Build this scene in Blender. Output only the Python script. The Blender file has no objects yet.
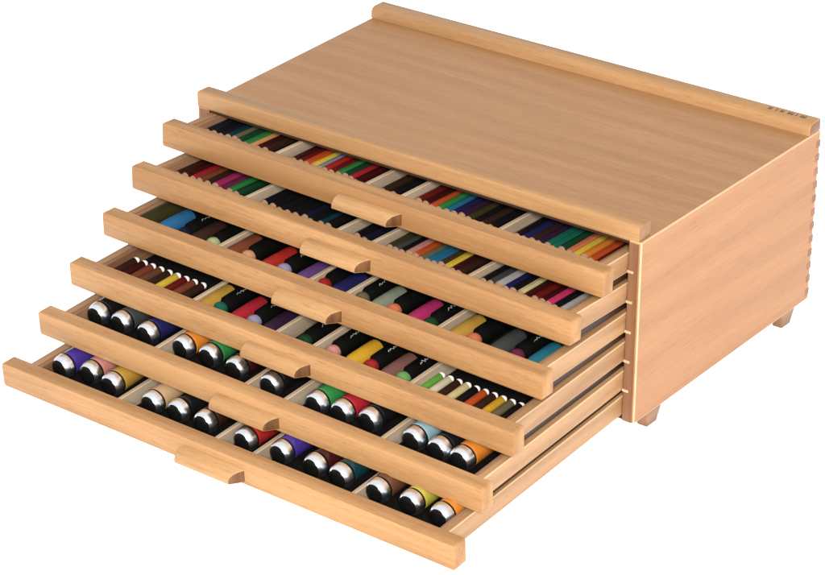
import bpy, bmesh, math, random
from mathutils import Vector, Matrix
random.seed(7)
sc = bpy.context.scene
COL = sc.collection
S = 0.1                      # one build unit is 10 cm

# ------------------------------------------------------------------ measures
W, D, H = 4.0, 2.4508, 1.4024
BL = 0.1275                  # the back is a touch wider on the left
PITCH, Z0, PH, TP = 0.2305, -0.0036, 0.1897, 0.119
EXT = [0.38236, 0.74049, 1.06187, 1.40892, 1.7518, 2.12149]
DROOP = [-0.02109, -0.0262, 0.01447, 0.04115, 0.05252, 0.052]
INSET = [-0.0266, -0.0189, -0.0235, -0.0416, -0.0426, -0.0690]
ROLL = [-0.01696, -0.01582, -0.01603, -0.01296, -0.01166, 0.00292]
ORD = ['top', 'second', 'third', 'fourth', 'fifth', 'bottom']
CAM_T = Vector((12.022, -12.99957, 8.70465))
YAW, PIT, RLL, FPX = 0.65364, 0.46602, -0.00067, 2504.707

# ------------------------------------------------------------------ camera
ca, sa, cb, sb = math.cos(YAW), math.sin(YAW), math.cos(PIT), math.sin(PIT)
fwd = Vector((-sa * cb, ca * cb, -sb)); r0 = Vector((ca, sa, 0)); u0 = r0.cross(fwd)
rgt = r0 * math.cos(RLL) + u0 * math.sin(RLL); upv = u0 * math.cos(RLL) - r0 * math.sin(RLL)
cam_d = bpy.data.cameras.new('camera'); cam = bpy.data.objects.new('camera', cam_d); COL.objects.link(cam)
cam_d.sensor_width = 36; cam_d.sensor_fit = 'HORIZONTAL'; cam_d.lens = FPX / 825 * 36
cam_d.shift_x = -1.078 / 825; cam_d.shift_y = 1.497 / 825
cam_d.clip_start = 0.05; cam_d.clip_end = 200
m3 = Matrix((rgt, upv, -fwd)).transposed()
cam.matrix_world = Matrix.Translation(CAM_T * S) @ m3.to_4x4()
sc.camera = cam

# where a measured point of the photograph lies on a drawer's own level (survey helper)
def drawer_matrix(k):
    m, w = DROOP[k], ROLL[k]
    o = Vector((W / 2, -EXT[k], Z0 + (5 - k) * PITCH - m * EXT[k]))
    return Matrix.Translation(o) @ Matrix.Rotation(math.atan(m), 4, 'X') @ Matrix.Rotation(-math.atan(w), 4, 'Y')
DM = [drawer_matrix(k) for k in range(6)]
DMI = [m.inverted() for m in DM]
def survey(k, px, py, z):
    d = (fwd * FPX + rgt * (px - 413.58) - upv * (py - 289.0))
    o = DMI[k] @ CAM_T; v = DMI[k].to_3x3() @ d
    t = (z - o.z) / v.z
    return o.x + v.x * t, o.y + v.y * t
def project(P):
    q = P - CAM_T; z = q.dot(fwd)
    return 413.58 + FPX * q.dot(rgt) / z, 289.0 - FPX * q.dot(upv) / z
def edge_survey(k, px, z):
    """x in the drawer of something first seen at px along the back top edge of the front panel"""
    a = project(DM[k] @ Vector((-W / 2, TP, PH))); b = project(DM[k] @ Vector((W / 2, TP, PH)))
    py = a[1] + (b[1] - a[1]) * (px - a[0]) / (b[0] - a[0])
    return survey(k, px, py, z)[0]

# ------------------------------------------------------------------ materials
WK = .59; WT = (1.0, 1.012, 1.04)
def new_mat(name):
    m = bpy.data.materials.new(name); m.use_nodes = True
    nt = m.node_tree; bs = nt.nodes['Principled BSDF']
    return m, nt, bs
def wood(name, light, dark, axis=0, rough=0.46, amount=1.0, freq=1.0, bands=0.5, seed=0.0, tone=.28):
    light = [c * WK * q for c, q in zip(light, WT)]; dark = [c * WK * .92 * q for c, q in zip(dark, WT)]
    m, nt, bs = new_mat(name); N, L = nt.nodes, nt.links
    tc = N.new('ShaderNodeTexCoord'); oi = N.new('ShaderNodeObjectInfo')
    add = N.new('ShaderNodeVectorMath'); add.operation = 'ADD'
    mul = N.new('ShaderNodeVectorMath'); mul.operation = 'SCALE'; mul.inputs['Scale'].default_value = 3.7
    cmb = N.new('ShaderNodeCombineXYZ')
    for i in range(3): L.new(oi.outputs['Random'], cmb.inputs[i])
    L.new(cmb.outputs[0], mul.inputs[0]); L.new(tc.outputs['Object'], add.inputs[0]); L.new(mul.outputs[0], add.inputs[1])
    def mapped(across, along):
        mp = N.new('ShaderNodeMapping'); s = [across * freq] * 3; s[axis] = along * freq
        mp.inputs['Scale'].default_value = s; mp.inputs['Location'].default_value = (seed, seed * 1.7, seed * .3)
        L.new(add.outputs[0], mp.inputs['Vector']); return mp
    def noise(mp, det, ro, dist=0.0):
        n = N.new('ShaderNodeTexNoise'); n.inputs['Scale'].default_value = 1.0
        n.inputs['Detail'].default_value = det; n.inputs['Roughness'].default_value = ro
        n.inputs['Distortion'].default_value = dist
        L.new(mp.outputs[0], n.inputs['Vector']); return n
    grain = noise(mapped(620, 13), 5, .65, .4)          # fine pores
    fig = noise(mapped(120, 4.5), 4, .6, 1.6)         # broad figure
    cloud = noise(mapped(9, 4), 2, .5)                # board tone
    fleck = noise(mapped(1500, 170), 2, .6)            # beech flecks
    wv = N.new('ShaderNodeTexWave'); wv.wave_type = 'BANDS'
    wv.bands_direction = 'Y' if axis == 0 else 'Z' if axis == 1 else 'X'
    wv.inputs['Scale'].default_value = 17.0 * freq; wv.inputs['Distortion'].default_value = 11.0
    wv.inputs['Detail'].default_value = 3; wv.inputs['Detail Scale'].default_value = .8
    mpw = mapped(1, .16); L.new(mpw.outputs[0], wv.inputs['Vector'])
    def mad(a, k, b):
        n = N.new('ShaderNodeMath'); n.operation = 'MULTIPLY_ADD'; L.new(a, n.inputs[0]); n.inputs[1].default_value = k
        if isinstance(b, float): n.inputs[2].default_value = b
        else: L.new(b, n.inputs[2])
        return n.outputs[0]
    v = mad(grain.outputs['Fac'], .75 * amount, .5 - (.75 + .75 + 0.55 + .5 + bands) * .5 * amount - tone * .5)
    v = mad(fig.outputs['Fac'], .75 * amount, v); v = mad(cloud.outputs['Fac'], .55 * amount, v)
    v = mad(oi.outputs['Random'], tone, v); v = mad(fleck.outputs['Fac'], .5 * amount, v); v = mad(wv.outputs['Fac'], bands * amount, v)
    pore = noise(mapped(1000, 75), 2, .5)                # short dark beech flecks
    mr = N.new('ShaderNodeMapRange'); mr.inputs['From Min'].default_value = .56; mr.inputs['From Max'].default_value = .74
    L.new(pore.outputs['Fac'], mr.inputs['Value']); v = mad(mr.outputs['Result'], -.42 * amount, v)
    ramp = N.new('ShaderNodeValToRGB'); e = ramp.color_ramp.elements
    e[0].position = 0.15; e[0].color = (*dark, 1); e[1].position = .85; e[1].color = (*light, 1)
    L.new(v, ramp.inputs[0]); L.new(ramp.outputs[0], bs.inputs['Base Color'])
    bs.inputs['Roughness'].default_value = rough; bs.inputs['Specular IOR Level'].default_value = .3
    bp = N.new('ShaderNodeBump'); bp.inputs['Strength'].default_value = .12; bp.inputs['Distance'].default_value = .0004
    L.new(grain.outputs['Fac'], bp.inputs['Height']); L.new(bp.outputs[0], bs.inputs['Normal'])
    return m
def plain(name, c, rough=.4, metal=0.0, spec=.5, coat=0.0, vary=.12, scale=120):
    m, nt, bs = new_mat(name); N, L = nt.nodes, nt.links
    tc = N.new('ShaderNodeTexCoord'); n = N.new('ShaderNodeTexNoise')
    n.inputs['Scale'].default_value = scale; n.inputs['Detail'].default_value = 3
    L.new(tc.outputs['Object'], n.inputs['Vector'])
    r = N.new('ShaderNodeValToRGB'); e = r.color_ramp.elements
    e[0].position = .25; e[1].position = .75
    e[0].color = (*[x * (1 - vary) for x in c], 1); e[1].color = (*[min(1, x * (1 + vary)) for x in c], 1)
    L.new(n.outputs['Fac'], r.inputs[0]); L.new(r.outputs[0], bs.inputs['Base Color'])
    bs.inputs['Roughness'].default_value = rough; bs.inputs['Metallic'].default_value = metal
    bs.inputs['Specular IOR Level'].default_value = spec; bs.inputs['Coat Weight'].default_value = coat
    return m

M = {}
M['front'] = wood('beech drawer fronts', (.585, .314, .128), (.42, .202, .070), 0, bands=.4, freq=1.0)
M['top'] = wood('beech veneer top', (.575, .300, .132), (.455, .224, .090), 0, amount=.85, freq=.9, bands=.22, seed=4)
M['side'] = wood('beech veneer side', (.550, .264, .112), (.445, .200, .078), 1, amount=.75, freq=.8, bands=.3, seed=2)
M['rail'] = wood('beech rails', (.58, .318, .138), (.46, .236, .090), 0, bands=.3)
M['railend'] = wood('rail end grain', (.40, .205, .092), (.29, .14, .058), 2)
M['edge'] = wood('pale wood and lit edges', (.80, .56, .34), (.70, .47, .27), 1, amount=.5)  # pale runner wood; on bevels it paints in the light they catch
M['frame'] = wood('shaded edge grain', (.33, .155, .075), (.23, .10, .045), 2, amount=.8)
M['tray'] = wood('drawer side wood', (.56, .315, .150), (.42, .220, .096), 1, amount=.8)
M['trayin'] = wood('shade tinted inner wood', (.36, .19, .10), (.24, .115, .058), 1, amount=.9)  # same wood as the drawer sides, shade painted in as darker brown
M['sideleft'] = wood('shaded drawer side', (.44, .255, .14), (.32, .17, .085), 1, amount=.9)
M['divider'] = wood('pale divider wood', (.56, .45, .33), (.45, .34, .235), 1, amount=.7)
M['endgrain'] = wood('end grain', (.22, .095, .032), (.13, .05, .016), 2, amount=1.0, freq=2)
M['handle'] = wood('handle wood', (.61, .345, .150), (.47, .245, .092), 0, bands=.3)
M['joint'] = wood('dark joint end grain', (.38, .185, .09), (.28, .125, .06), 2)
M['foot'] = wood('foot wood', (.36, .19, .095), (.25, .12, .058), 1)
M['lining'] = plain('black tray lining', (.006, .005, .005), .9, spec=.04)
M['tipwood'] = plain('sharpened cedar', (.20, .118, .07), .8, vary=.2)
M['blackplastic'] = plain('black plastic', (.004, .004, .004), .3, spec=.08)
M['blacktube'] = plain('black tube', (.003, .003, .003), .5, spec=.01)
M['cap_sheen'] = plain('cap shoulder highlight', (.76, .80, .85), .27, metal=1.0, vary=.03)
M['white'] = plain('white print', (.30, .32, .31), .5, vary=.05)
M['whiteend'] = plain('white pencil end', (.92, .91, .89), .35, vary=.03)
M['groove'] = wood('shade tinted groove', (.05, .02, .009), (.025, .010, .005), 1)
M['ink'] = plain('burnt stamp', (.10, .05, .026), .7)
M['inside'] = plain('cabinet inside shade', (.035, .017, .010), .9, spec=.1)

PAL = {
 'black': (.010, .009, .010), 'dark navy': (.010, .013, .030), 'navy blue': (.018, .018, .10), 'dark teal': (.008, .045, .055),
 'teal green': (.012, .15, .105), 'teal blue': (.02, .17, .25), 'blue': (.03, .16, .36), 'deep blue': (.02, .10, .26),
 'green': (.035, .24, .06), 'bright green': (.16, .42, .07), 'dark green': (.012, .06, .022), 'pale green': (.47, .55, .30), 'leaf green': (.20, .42, .14),
 'olive': (.17, .14, .075), 'dark olive': (.05, .045, .015), 'yellow': (.80, .55, .06), 'pale yellow': (.74, .62, .30), 'golden yellow': (.72, .40, .03),
 'yellow green': (.55, .50, .07), 'ochre': (.52, .30, .05), 'light orange': (.72, .36, .12), 'orange': (.75, .24, .03), 'peach': (.75, .36, .20), 'coral': (.72, .20, .10),
 'red orange': (.58, .085, .02), 'red': (.42, .025, .02), 'crimson': (.42, .02, .035), 'dark red': (.16, .012, .010), 'maroon': (.055, .008, .008),
 'brown': (.16, .065, .03), 'red brown': (.22, .06, .03), 'dark brown': (.045, .018, .012), 'mauve brown': (.22, .10, .085), 'pink': (.72, .30, .28), 'hot pink': (.70, .045, .16),
 'magenta': (.42, .03, .13), 'plum': (.16, .025, .07), 'purple': (.14, .06, .22), 'dark purple': (.035, .014, .04), 'violet blue': (.065, .035, .28), 'lavender': (.38, .34, .50),
 'grey': (.22, .22, .22), 'dark grey': (.06, .065, .065), 'light grey': (.48, .47, .45), 'blue grey': (.24, .30, .38), 'grey green': (.24, .27, .20), 'cream': (.78, .68, .48), 'tan': (.55, .36, .20),
 'white': (.80, .78, .74), 'light blue': (.30, .47, .54), 'salmon pink': (.62, .26, .22),
}
_pc = {}
def paint(c, kind):
    PK = .40 if kind == 'barrel' else .42 if kind == 'tube' else .48
    key = (c, kind)
    if key not in _pc:
        if kind == 'barrel': _pc[key] = plain(c + ' lacquer', [q * PK for q in PAL[c]], .42, spec=.08, vary=.08)
        elif kind == 'paint': _pc[key] = plain(c + ' paint in bottle', [q * PK for q in PAL[c]], .15, spec=.35, coat=.15, vary=.18, scale=60)
        else: _pc[key] = plain(c + ' tube print', [q * PK for q in PAL[c]], .45, spec=.08, vary=.1)
    return _pc[key]

# ------------------------------------------------------------------ mesh helpers
def link(name, bm, mats, parent=None, smooth=False, label=None, cat=None, group=None, kind=None):
    me = bpy.data.meshes.new(name)
    bmesh.ops.recalc_face_normals(bm, faces=bm.faces)
    for v in bm.verts: v.co *= S
    bm.to_mesh(me); bm.free()
    for m in (mats if isinstance(mats, (list, tuple)) else [mats]): me.materials.append(m)
    if smooth:
        for p in me.polygons: p.use_smooth = True
        me.set_sharp_from_angle(angle=math.radians(35))
    o = bpy.data.objects.new(name, me); COL.objects.link(o)
    if parent: o.parent = parent
    tag(o, label, cat, group, kind)
    return o
def tag(o, label=None, cat=None, group=None, kind=None):
    if label: o['label'] = label
    if cat: o['category'] = cat
    if group: o['group'] = group
    if kind: o['kind'] = kind
def empty(name, mat4=None):
    o = bpy.data.objects.new(name, None); COL.objects.link(o); o.empty_display_size = .02
    if mat4: place(o, mat4)
    return o
def place(o, m):
    o.location = m.to_translation() * S; o.rotation_euler = m.to_euler()
def hexa(bm, c8, bev=0.0, seg=2, mi=0, bevmi=None):
    """c8: bottom four corners anticlockwise, then the top four"""
    vs = [bm.verts.new(c) for c in c8]
    fs = [bm.faces.new([vs[i] for i in q]) for q in ((3, 2, 1, 0), (4, 5, 6, 7), (0, 1, 5, 4), (1, 2, 6, 5), (2, 3, 7, 6), (3, 0, 4, 7))]
    for f in fs: f.material_index = mi
    if bev:
        es = list({e for f in fs for e in f.edges})
        r = bmesh.ops.bevel(bm, geom=es, offset=bev, segments=seg, profile=.5, affect='EDGES')
        if bevmi is not None:
            for f in r['faces']: f.material_index = bevmi
def box(bm, x0, x1, y0, y1, z0, z1, bev=0.0, seg=2, mi=0, bevmi=None):
    hexa(bm, [(x0, y0, z0), (x1, y0, z0), (x1, y1, z0), (x0, y1, z0), (x0, y0, z1), (x1, y0, z1), (x1, y1, z1), (x0, y1, z1)], bev, seg, mi, bevmi)
def prism_x(bm, prof, x0, x1, endmi=0, bev=0, sl=0, sr=0):
    """profile in (y, z) run along x"""
    a = [bm.verts.new((x0 + sl * y, y, z)) for y, z in prof]; b = [bm.verts.new((x1 + sr * y, y, z)) for y, z in prof]
    n = len(prof)
    for i in range(n): bm.faces.new((a[i], a[(i + 1) % n], b[(i + 1) % n], b[i]))
    fa = bm.faces.new(a); fb = bm.faces.new(b); fa.material_index = fb.material_index = endmi
    if bev:
        es = list(set(fa.edges) | set(fb.edges))
        bmesh.ops.bevel(bm, geom=es, offset=bev, segments=2, profile=.5, affect='EDGES')
def lathe_y(bm, prof, n=20, mi=None, cx=0, cz=0, close=True, sq=1.0):
    """profile of (radius, y) turned about the y axis"""
    rings = []
    for r, y in prof:
        if r < 1e-6: rings.append([bm.verts.new((cx, y, cz))])
        else: rings.append([bm.verts.new((cx + r * math.cos(2 * math.pi * (i + .5) / n), y, cz + sq * r * math.sin(2 * math.pi * (i + .5) / n))) for i in range(n)])
    for j in range(len(rings) - 1):
        a, b = rings[j], rings[j + 1]
        for i in range(n):
            k = (i + 1) % n
            if len(a) == 1 and len(b) == 1: continue
            q = [a[0], b[i], b[k]] if len(a) == 1 else [a[i], b[0], a[k]] if len(b) == 1 else [a[i], b[i], b[k], a[k]]
            f = bm.faces.new(q)
            if mi: f.material_index = mi[j]
    if close:
        for rg in (rings[0], rings[-1]):
            if len(rg) > 2: bm.faces.new(rg)

# ------------------------------------------------------------------ the surface: white ground, glow added so no shadow shows
bm = bmesh.new(); g = 400
vs = [bm.verts.new(p) for p in ((-g, -g, -.119), (g, -g, -.119), (g, g, -.119), (-g, g, -.119))]; bm.faces.new(vs)
mt, nt, bs = new_mat('white ground with added glow')
n = nt.nodes.new('ShaderNodeTexNoise'); n.inputs['Scale'].default_value = 3
r = nt.nodes.new('ShaderNodeValToRGB'); r.color_ramp.elements[0].color = (.80, .80, .80, 1); r.color_ramp.elements[1].color = (.84, .84, .84, 1)
nt.links.new(n.outputs['Fac'], r.inputs[0]); nt.links.new(r.outputs[0], bs.inputs['Base Color'])
bs.inputs['Roughness'].default_value = .9; bs.inputs['Specular IOR Level'].default_value = 0
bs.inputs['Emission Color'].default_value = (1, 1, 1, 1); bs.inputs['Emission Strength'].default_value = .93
link('ground', bm, mt, kind='structure')

# ------------------------------------------------------------------ the box
root = empty('drawer_box')
tag(root, 'light beech wood artist storage box with six pulled out stepped drawers on white ground', 'art box')
T = .10
bm = bmesh.new(); box(bm, W - T, W, 0, D, 0, H, .010, 2, 0, 1)
link('side_panel', bm, [M['side'], M['edge']], root)
bm = bmesh.new()
hexa(bm, [(0, 0, 0), (T, 0, 0), (T - BL, D, 0), (-BL, D, 0), (0, 0, H), (T, 0, H), (T - BL, D, H), (-BL, D, H)], .010, 2, 0, 0)
link('side_panel', bm, [M['side'], M['edge']], root)
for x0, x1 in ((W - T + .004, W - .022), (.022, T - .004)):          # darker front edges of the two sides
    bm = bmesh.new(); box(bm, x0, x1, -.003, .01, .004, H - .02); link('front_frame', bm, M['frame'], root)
bm = bmesh.new()
hexa(bm, [(.012, .004, H - .012), (W - .016, .004, H - .012), (W - .016, D - .002, H - .012), (.012 - BL, D - .002, H - .012),
          (.012, .004, H + .002), (W - .016, .004, H + .002), (W - .016, D - .002, H + .002), (.012 - BL, D - .002, H + .002)])
link('top_panel', bm, M['top'], root)
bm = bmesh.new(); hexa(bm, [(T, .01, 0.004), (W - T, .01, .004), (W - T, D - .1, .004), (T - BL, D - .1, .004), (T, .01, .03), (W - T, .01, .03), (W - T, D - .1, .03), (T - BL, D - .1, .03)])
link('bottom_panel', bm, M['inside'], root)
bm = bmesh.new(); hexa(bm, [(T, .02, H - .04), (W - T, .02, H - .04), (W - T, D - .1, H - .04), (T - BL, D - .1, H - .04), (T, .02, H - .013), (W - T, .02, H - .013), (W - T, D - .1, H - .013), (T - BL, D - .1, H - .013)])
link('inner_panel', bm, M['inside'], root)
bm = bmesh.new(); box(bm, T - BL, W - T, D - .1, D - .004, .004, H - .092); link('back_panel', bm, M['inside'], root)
# front rail: rounded batten lying on the front of the top
fr = [(-.004, H + .002), (-.004, H + .104), (.006, H + .113), (.018, H + .116), (.118, H + .116), (.132, H + .112), (.139, H + .100), (.141, H + .003)]
bm = bmesh.new(); prism_x(bm, fr, .002, W - .020, 1, .003); link('front_rail', bm, [M['rail'], M['railend']], root, True)
br = [(D - .175, H + .003), (D - .172, H + .060), (D - .155, H + .085), (D - .125, H + .097), (D - .02, H + .099), (D - .004, H + .090), (D - .001, H + .003)]
bm = bmesh.new(); prism_x(bm, br, -BL + .004, W - .004, 1, .010); link('back_rail', bm, [M['rail'], M['frame']], root, True)
# burnt maker's stamp on top of the back rail, a row of small worn strokes
bm = bmesh.new(); x = W - .41
for wdt, bars in ((.045, 2), (.02, 1), (.045, 2), (.05, 3), (.02, 1), (.05, 3)):
    for b in range(bars): box(bm, x + b * .018, x + b * .018 + .009, D - .092, D - .050, H + .0975, H + .1005)
    if bars > 1: box(bm, x + .009, x + (bars - 1) * .018, D - .085, D - .072, H + .0975, H + .1003)
    x += wdt + .018
link('stamp', bm, M['ink'], root)
# finger joints up the back edge of the right side
nj = 12
for i in range(nj):
    z = .04 + i * (H - .06) / nj
    bm = bmesh.new(); box(bm, W - .02, W + .0015, D - .055, D + .0015, z, z + .055)
    link('finger_joint', bm, M['joint'], root)
# feet
for fx, fy in ((W - .105, .18), (W - .105, D - .38), (.01, .13), (-.11, D - .46)):
    bm = bmesh.new()
    hexa(bm, [(fx + .01, fy + .02, -.119), (fx + .092, fy + .02, -.119), (fx + .092, fy + .145, -.119), (fx + .01, fy + .145, -.119),
              (fx, fy, .002), (fx + .100, fy, .002), (fx + .100, fy + .19, .002), (fx, fy + .19, .002)], .006)
    link('foot', bm, M['foot'], root)
# runners: pale strips the drawers slide on, their ends showing on the frame
for k in range(5):
    z = (5 - k) * PITCH + .004
    for x0, x1 in ((W - T - .004, W - .055), (.055, T + .004)):
        bm = bmesh.new(); box(bm, x0, x1, -.010, .30, z, z + .020, .003); link('runner', bm, M['edge'], root)

# ------------------------------------------------------------------ drawers
DIV = [[274, 364, 400, 498], [244, 336, 371, 467], [217, 308, 345, 437], [192, 275, 312, 409], [154, 244, 283, 380], [117, 214, 252, 351]]
LEN = [1.75, 1.9, 2.2, 2.25, 2.3, 2.32]
HZ = [.115, .115, .115, .115, .115, .115]
PLATE = .022                      # level of the sliding bottom above the panel's lower edge
WALLS = [[], [], [], [], [], []]
PULLED = ['barely', 'a little', 'partly', 'halfway', 'far', 'farthest']
for k in range(6):
    inset = INSET[k]
    px0, px1 = inset - W / 2, W / 2 - inset - (.078 if k < 5 else .046)
    xo = W / 2 - .108             # outer face of the drawer's sides
    # tray
    bm = bmesh.new(); y0, y1 = TP, LEN[k]
    box(bm, -xo + .04, xo - .04, y0, y1, PLATE, PLATE + .018)
    zt = PH - .006
    for s in (-1, 1):
        a, b = sorted((s * xo, s * (xo - .055)))
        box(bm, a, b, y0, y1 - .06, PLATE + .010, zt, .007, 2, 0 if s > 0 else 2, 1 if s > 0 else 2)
    box(bm, -xo, xo, y1 - .06, y1, PLATE + .018, zt - .02)
    dr = link('drawer', bm, [M['tray'], M['edge'], M['sideleft']], root, label=f'{ORD[k]} drawer pulled out {PULLED[k]}')
    place(dr, DM[k])
    for s in (-1, 1):         # the shade tinted groove the runner slides in, its shade painted into the colour
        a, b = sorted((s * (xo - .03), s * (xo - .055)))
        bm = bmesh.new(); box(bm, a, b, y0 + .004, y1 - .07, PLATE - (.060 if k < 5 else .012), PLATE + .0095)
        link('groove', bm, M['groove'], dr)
    # inner walls and the black floor
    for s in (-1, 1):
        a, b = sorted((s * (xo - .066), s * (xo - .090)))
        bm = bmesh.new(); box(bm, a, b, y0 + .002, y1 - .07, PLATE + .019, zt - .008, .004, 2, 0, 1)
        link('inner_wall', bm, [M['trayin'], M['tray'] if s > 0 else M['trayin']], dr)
    bm = bmesh.new(); zb, zf = PLATE + .020, PH - .03
    prism_x(bm, [(y0 + .003, zb), (y1 - .07, zb), (y1 - .07, zb + .004), (y0 + .010, zb + .004), (y0 + .010, zf), (y0 + .003, zf)], -xo + .092, xo - .092)
    link('lining', bm, M['lining'], dr)
    # front panel with rounded corners
    bm = bmesh.new(); cr = .019; pts = []
    for cx, cz, a0 in ((px1 - cr, cr, -90), (px1 - cr, PH - cr, 0), (px0 + cr, PH - cr, 90), (px0 + cr, cr, 180)):
        for i in range(5):
            a = math.radians(a0 + 90 * i / 4); pts.append((cx + cr * math.cos(a), cz + cr * math.sin(a)))
    va = [bm.verts.new((x, 0, z)) for x, z in pts]; vb = [bm.verts.new((x, TP, z)) for x, z in pts]; nn = len(pts)
    for i in range(nn): bm.faces.new((va[i], va[(i + 1) % nn], vb[(i + 1) % nn], vb[i]))
    fa = bm.faces.new(va); fb = bm.faces.new(vb)
    bmesh.ops.bevel(bm, geom=list(fa.edges), offset=.007, segments=2, profile=.5, affect='EDGES')
    link('front_panel', bm, M['front'], dr, True)
    # pull: half round block along the lower edge of the panel
    bm = bmesh.new()
    pr = [(.001, .022), (-.086, .020), (-.092, .026), (-.092, .050), (-.083, .076), (-.062, .099), (-.032, .113), (.001, .119)]
    prism_x(bm, pr, -.305, .255, 1, .004, .1, .85)
    link('handle', bm, [M['handle'], M['endgrain']], dr, True)
    # dividers
    for px in DIV[k]:
        x = edge_survey(k, px + 2, PH - .012)
        WALLS[k].append(x)
        bm = bmesh.new(); box(bm, x - .017, x + .017, y0 + .004, y1 - .065, PLATE + .025, PH - .012, .004, 1, 0, 1)
        link('divider', bm, [M['divider'], M['edge']], dr)

# ------------------------------------------------------------------ contents
COMP = ['leftmost', 'second', 'centre', 'fourth', 'rightmost']
NTH = ['first', 'second', 'third', 'fourth', 'fifth', 'sixth', 'seventh', 'eighth', 'ninth', 'tenth', 'eleventh', 'twelfth', 'thirteenth', 'fourteenth']
DN = ['top', 'second', 'third', 'fourth', 'fifth', 'bottom']
def where(k, c, i, n):
    if c == 2 and n == 1: return f'alone in centre compartment of {DN[k]} drawer'
    return f'{NTH[i]} from left in {COMP[c]} compartment of {DN[k]} drawer'
_mesh = {}
def inst(name, key, build, mats, parent=None, smooth=True):
    """one mesh per kind and colour, shared by its copies"""
    if key not in _mesh:
        bm = bmesh.new(); build(bm)
        o = link(name, bm, mats, parent, smooth); _mesh[key] = o.data; return o
    o = bpy.data.objects.new(name, _mesh[key]); COL.objects.link(o)
    if parent: o.parent = parent
    return o

def pencil(k, c, i, n, x, col, z=.10, r=.0345, L=1.45, yj=0.0):
    o = inst('coloured_pencil', ('pb', col, r), lambda bm: lathe_y(bm, [(r, .115), (r, L), (r * .9, L + .008)], 8), paint(col, 'barrel'), None, False)
    tag(o, f'{col} pencil, {where(k, c, i, n)}', 'pencil', 'coloured pencils lying in the drawers')
    t = inst('sharpened_tip', ('pt', r), lambda bm: lathe_y(bm, [(r * .30, .022), (r * .96, .116)], 12), M['tipwood'], o)
    inst('lead', ('pl', col, r), lambda bm: lathe_y(bm, [(0, 0), (r * .10, .002), (r * .31, .0225)], 10), paint(col, 'barrel'), t)
    place(o, DM[k] @ Matrix.Translation((x, TP + .004 + yj, z)) @ Matrix.Rotation(random.uniform(-.010, .010), 4, 'Z') @ Matrix.Rotation(random.uniform(0, 1), 4, 'Y'))

def row(k, c, px_a, px_b, cols, z=.10):
    """pencils side by side between two measured points"""
    xa, xb = edge_survey(k, px_a, z), edge_survey(k, px_b, z); n = len(cols)
    for i, col in enumerate(cols):
        x = xa + (xb - xa) * (i / (n - 1) if n > 1 else .5)
        pencil(k, c, i, n, x, col, z + random.uniform(-.006, .006), yj=random.uniform(-.004, .030))

row(0, 0, 211, 268, ['dark navy', 'black', 'dark navy', 'dark teal', 'olive', 'dark green', 'green', 'light orange', 'maroon', 'dark brown'])
row(0, 1, 297, 359, ['maroon', 'dark red', 'red orange', 'yellow', 'blue grey', 'red', 'dark red', 'green', 'dark green', 'crimson', 'maroon'])
row(0, 2, 386, 396, ['dark brown', 'black'])
row(0, 3, 420, 493, ['dark red', 'maroon', 'red orange', 'green', 'teal blue', 'navy blue', 'dark purple', 'dark olive', 'black', 'dark brown', 'black'])
row(0, 4, 520, 600, ['black', 'navy blue', 'dark brown', 'dark purple', 'teal green', 'teal green', 'dark green', 'coral', 'yellow', 'orange', 'red orange', 'dark red'])
row(1, 0, 166, 238, ['brown', 'mauve brown', 'dark brown', 'maroon', 'crimson', 'red brown', 'dark brown', 'magenta', 'plum', 'green', 'dark green'])
row(1, 1, 266, 330, ['black', 'black', 'black', 'black', 'black', 'dark navy', 'black', 'dark teal', 'black'])
row(1, 2, 358, 367, ['black', 'dark navy'])
row(1, 3, 391, 461, ['dark olive', 'dark grey', 'black', 'salmon pink', 'red orange', 'olive', 'teal blue', 'blue', 'dark olive', 'yellow', 'maroon', 'dark brown'])
row(1, 4, 485, 565, ['black', 'dark grey', 'light grey', 'navy blue', 'black', 'pale yellow', 'maroon', 'dark red', 'maroon', 'hot pink', 'black', 'light grey'])

# pencils with white dipped ends, in the outer compartments of the fourth drawer
def dipped(k, c, i, n, x, col, z=.088, r=.0315, L=.285):
    o = inst('dipped_pencil', ('db', col), lambda bm: lathe_y(bm, [(r * .9, 0), (r, .01), (r, L)], 12), paint(col, 'barrel'))
    tag(o, f'{col} white ended pencil, {where(k, c, i, n)}', 'pencil', 'white ended pencils in the fourth drawer')
    inst('white_end', ('de',), lambda bm: lathe_y(bm, [(r * .90, L - .004), (r * .90, L + .006), (r * .88, L + .022), (r * .6, L + .036), (0, L + .039)], 14), M['whiteend'], o)
    place(o, DM[k] @ Matrix.Translation((x, TP + .02, z)))
def drow(k, c, a, b, cols):
    xa, xb = edge_survey(k, a, .085), edge_survey(k, b, .085); n = len(cols)
    for i, col in enumerate(cols): dipped(k, c, i, n, xa + (xb - xa) * i / (n - 1), col)
drow(3, 0, 119, 186, ['dark brown', 'maroon', 'red brown', 'brown', 'dark brown', 'yellow', 'dark red', 'red brown', 'dark brown'])
drow(3, 4, 425, 505, ['bright green', 'cream', 'dark brown', 'pale yellow', 'black', 'red orange', 'dark brown', 'golden yellow', 'olive', 'black'])

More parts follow.
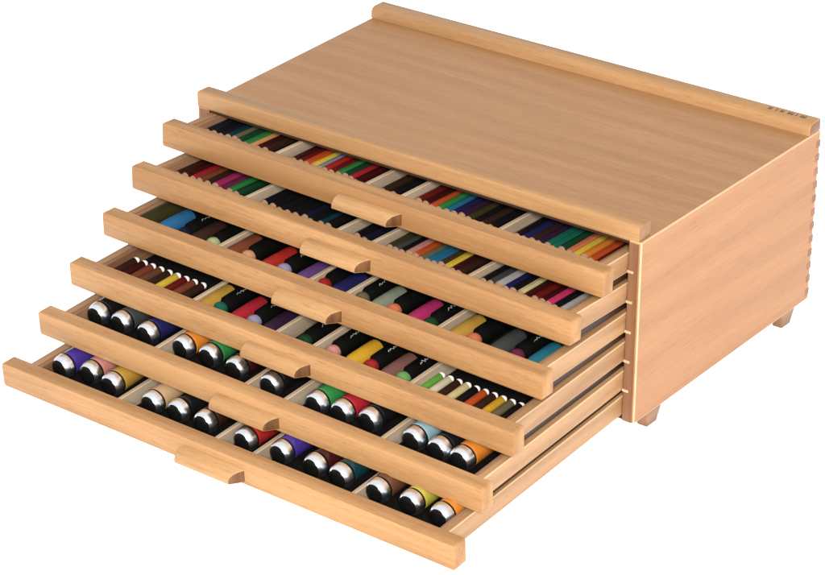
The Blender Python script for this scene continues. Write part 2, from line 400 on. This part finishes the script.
# paint tubes: a black body with script, a coloured sleeve or a coloured domed cap towards the front
def squiggle(bm, r, y0, seed):
    """a line of loose script along the tube, as one ribbon"""
    rnd = random.Random(seed); pts = []; y = y0
    for j in range(rnd.randint(9, 14)):
        hgt = rnd.choice((4, 6, 11))
        pts.append((64 + (hgt if j % 2 else -5) + rnd.uniform(-3, 3), y)); y += rnd.uniform(.008, .024)
    pr = None; rr = r * 1.02
    for (a0, ya), (a1, yb) in zip(pts, pts[1:]):
        for q in range(6):
            a, y = a0 + (a1 - a0) * q / 6, ya + (yb - ya) * q / 6
            P = lambda y_: (rr * math.cos(math.radians(a)), y_, rr * math.sin(math.radians(a)))
            v = (bm.verts.new(P(y - .0035)), bm.verts.new(P(y + .0035)))
            if pr: bm.faces.new((pr[0], pr[1], v[1], v[0]))
            pr = v
def tube(k, c, i, n, x, col, kind, script, z=None, r=.066, L=1.0):
    if kind == 'sleeve':
        z = z or .108
        o = inst('paint_tube', ('tb', 's'), lambda bm: lathe_y(bm, [(r * .96, .30), (r, .34), (r, L)], 20), M['blacktube'])
        inst('coloured_sleeve', ('ts', col), lambda bm: lathe_y(bm, [(r * .80, 0), (r * .93, .012), (r * 1.03, .05), (r * 1.03, .27), (r * .98, .305)], 20), paint(col, 'tube'), o)
        yj = .03
    elif kind == 'cap':
        z = z or .098
        o = inst('paint_tube', ('tb', 'c'), lambda bm: lathe_y(bm, [(r * .5, .055), (r * .62, .075), (r * 1.0, .11), (r * 1.02, .16), (r * 1.02, L)], 20), M['blacktube'])
        inst('coloured_cap', ('tc', col), lambda bm: lathe_y(bm, [(r * .40, .002), (r * .72, .012), (r * .84, .028), (r * .84, .05), (r * .72, .075), (r * .4, .09)], 20), paint(col, 'tube'), o)
        yj = .075
    else:
        z = z or .105
        o = inst('paint_tube', ('tb', 'p', col), lambda bm: lathe_y(bm, [(r * .8, 0), (r * .96, .012), (r, .05), (r, L)], 20), paint(col, 'tube'))
        yj = .03
    nm = {'sleeve': f'black paint tube with {col} sleeve', 'cap': f'black paint tube with {col} cap', 'plain': f'{col} paint tube'}[kind]
    tag(o, f'{nm}, {where(k, c, i, n)}', 'paint tube', 'paint tubes lying in the drawers')
    if script:
        sd = k * 31 + c * 7 + i
        inst('lettering', ('tl', sd), lambda bm: squiggle(bm, r, .20 if kind != 'sleeve' else .33, sd), M['white'], o, False)
    place(o, DM[k] @ Matrix.Translation((x, TP + yj, z)) @ Matrix.Rotation(random.uniform(-.015, .015), 4, 'Z'))
def trow(k, c, items):
    n = len(items)
    for i, (px, col, kind, script) in enumerate(items):
        z = {'sleeve': .15, 'cap': .13, 'plain': .15}[kind]
        tube(k, c, i, n, edge_survey(k, px, z), col, kind, script)
trow(2, 0, [(144, 'dark olive', 'plain', 0), (164, 'blue', 'sleeve', 1), (182, 'dark navy', 'cap', 1), (196, 'dark brown', 'sleeve', 0), (210, 'pale green', 'cap', 0)])
trow(2, 1, [(232, 'red brown', 'sleeve', 0), (245, 'peach', 'cap', 0), (267, 'red', 'sleeve', 0), (281, 'lavender', 'cap', 1), (302, 'purple', 'sleeve', 0)])
trow(2, 2, [(321, 'red', 'cap', 0), (337, 'navy blue', 'sleeve', 0)])
trow(2, 3, [(359, 'olive', 'cap', 1), (377, 'grey green', 'sleeve', 0), (391, 'coral', 'cap', 0), (413, 'magenta', 'sleeve', 0), (428, 'dark green', 'cap', 1)])
trow(2, 4, [(456, 'ochre', 'sleeve', 0), (471, 'coral', 'cap', 0), (496, 'dark grey', 'sleeve', 0), (514, 'plum', 'cap', 1), (533, 'teal blue', 'sleeve', 0)])
trow(3, 1, [(204, 'ochre', 'sleeve', 0), (216, 'teal green', 'cap', 1), (236, 'crimson', 'sleeve', 0), (250, 'lavender', 'cap', 1), (268, 'dark purple', 'sleeve', 0)])
trow(3, 2, [(301, 'dark green', 'cap', 1)])
trow(3, 3, [(329, 'pink', 'cap', 1), (351, 'golden yellow', 'sleeve', 0), (367, 'red', 'cap', 1), (386, 'mauve brown', 'sleeve', 0), (399, 'leaf green', 'cap', 1)])

# paint bottles: black screw cap facing front, its highlight built as a bright metal ring, the paint behind it
def bottle(k, c, i, n, px, py, col, script=0):
    r = .090; z = PLATE + .026 + r
    x, y = survey(k, px, py, z + r * .97)
    x += .02; y = y - .05
    o = inst('paint_bottle', ('bb', col), lambda bm: lathe_y(bm, [(r * .72, .085), (r * .74, .095), (r * .96, .110), (r * .98, .130), (r * .98, .62), (r * .9, .65)], 28), paint(col, 'paint'))
    tag(o, f'{col} paint bottle with black cap, {where(k, c, i, n)}', 'paint bottle', 'paint bottles lying in the drawers')
    cp = inst('cap', ('bc',), lambda bm: lathe_y(bm, [(0, -.016), (r * .45, -.012), (r * .66, -.003), (r * .76, .005), (r * .80, .013)], 28), M['blackplastic'], o)
    inst('cap_highlight', ('br',), lambda bm: lathe_y(bm, [(r * .77, .007), (r * .85, .015), (r * .93, .027), (r * .98, .048), (r * 1.0, .078)], 28, close=False), M['cap_sheen'], cp)
    inst('cap_skirt', ('bs',), lambda bm: lathe_y(bm, [(r * .995, .076), (r * 1.0, .080), (r * .99, .092), (r * .7, .095)], 28, close=False), M['blackplastic'], cp)
    if script:
        inst('lettering', ('bl', k), lambda bm: squiggle(bm, r, .18, 5), M['white'], o, False)
    place(o, DM[k] @ Matrix.Translation((x, y, z)) @ Matrix.Rotation(random.uniform(-.05, .05), 4, 'Z'))
def brow(k, c, items):
    for i, it in enumerate(items): bottle(k, c, i, len(items), *it)
brow(4, 0, [(95.5, 303.3, 'black'), (118.7, 311.3, 'dark grey'), (144.9, 322.2, 'navy blue')])
brow(4, 1, [(180.5, 335.5, 'orange'), (207.3, 344.4, 'green'), (234, 357, 'maroon')])
brow(4, 2, [(268.7, 372.8, 'black', 1)])
brow(4, 3, [(314.2, 391.5, 'green'), (339.6, 400, 'crimson'), (367.3, 408, 'black')])
brow(4, 4, [(411.4, 427, 'light blue'), (436.8, 437, 'black'), (459.5, 446.7, 'orange')])
brow(5, 0, [(60, 355.4, 'violet blue'), (88, 361.5, 'salmon pink'), (109.5, 373, 'ochre')])
brow(5, 1, [(149.5, 391.5, 'tan'), (175.5, 399.5, 'black'), (202.5, 410.7, 'dark brown')])
brow(5, 2, [(242.4, 428, 'red')])
brow(5, 3, [(278.5, 440.5, 'violet blue'), (312, 453.8, 'maroon'), (338, 464, 'dark teal')])
brow(5, 4, [(375, 478.8, 'brown'), (408.5, 490.5, 'yellow green'), (439, 503.5, 'orange')])

# ------------------------------------------------------------------ light
w = bpy.data.worlds.new('World'); sc.world = w; w.use_nodes = True
bg = w.node_tree.nodes['Background']; bg.inputs['Color'].default_value = (1, 1, 1, 1); bg.inputs['Strength'].default_value = 1.0
def area(name, loc, target, size, power, col):
    l = bpy.data.lights.new(name, 'AREA'); l.shape = 'RECTANGLE'; l.size, l.size_y = size; l.energy = power; l.color = col
    o = bpy.data.objects.new(name, l); COL.objects.link(o); o.location = loc
    o.rotation_euler = (Vector(target) - Vector(loc)).to_track_quat('-Z', 'Y').to_euler()
area('key_softbox', (2.10, -2.35, 1.75), (.2, 0, .05), (.8, .8), 216, (1, .955, .88))

sc.view_settings.view_transform = 'Standard'; sc.view_settings.look = 'None'
sc.view_settings.exposure = 0; sc.view_settings.gamma = 1
sc.render.film_transparent = False
sc.cycles.max_bounces = 8
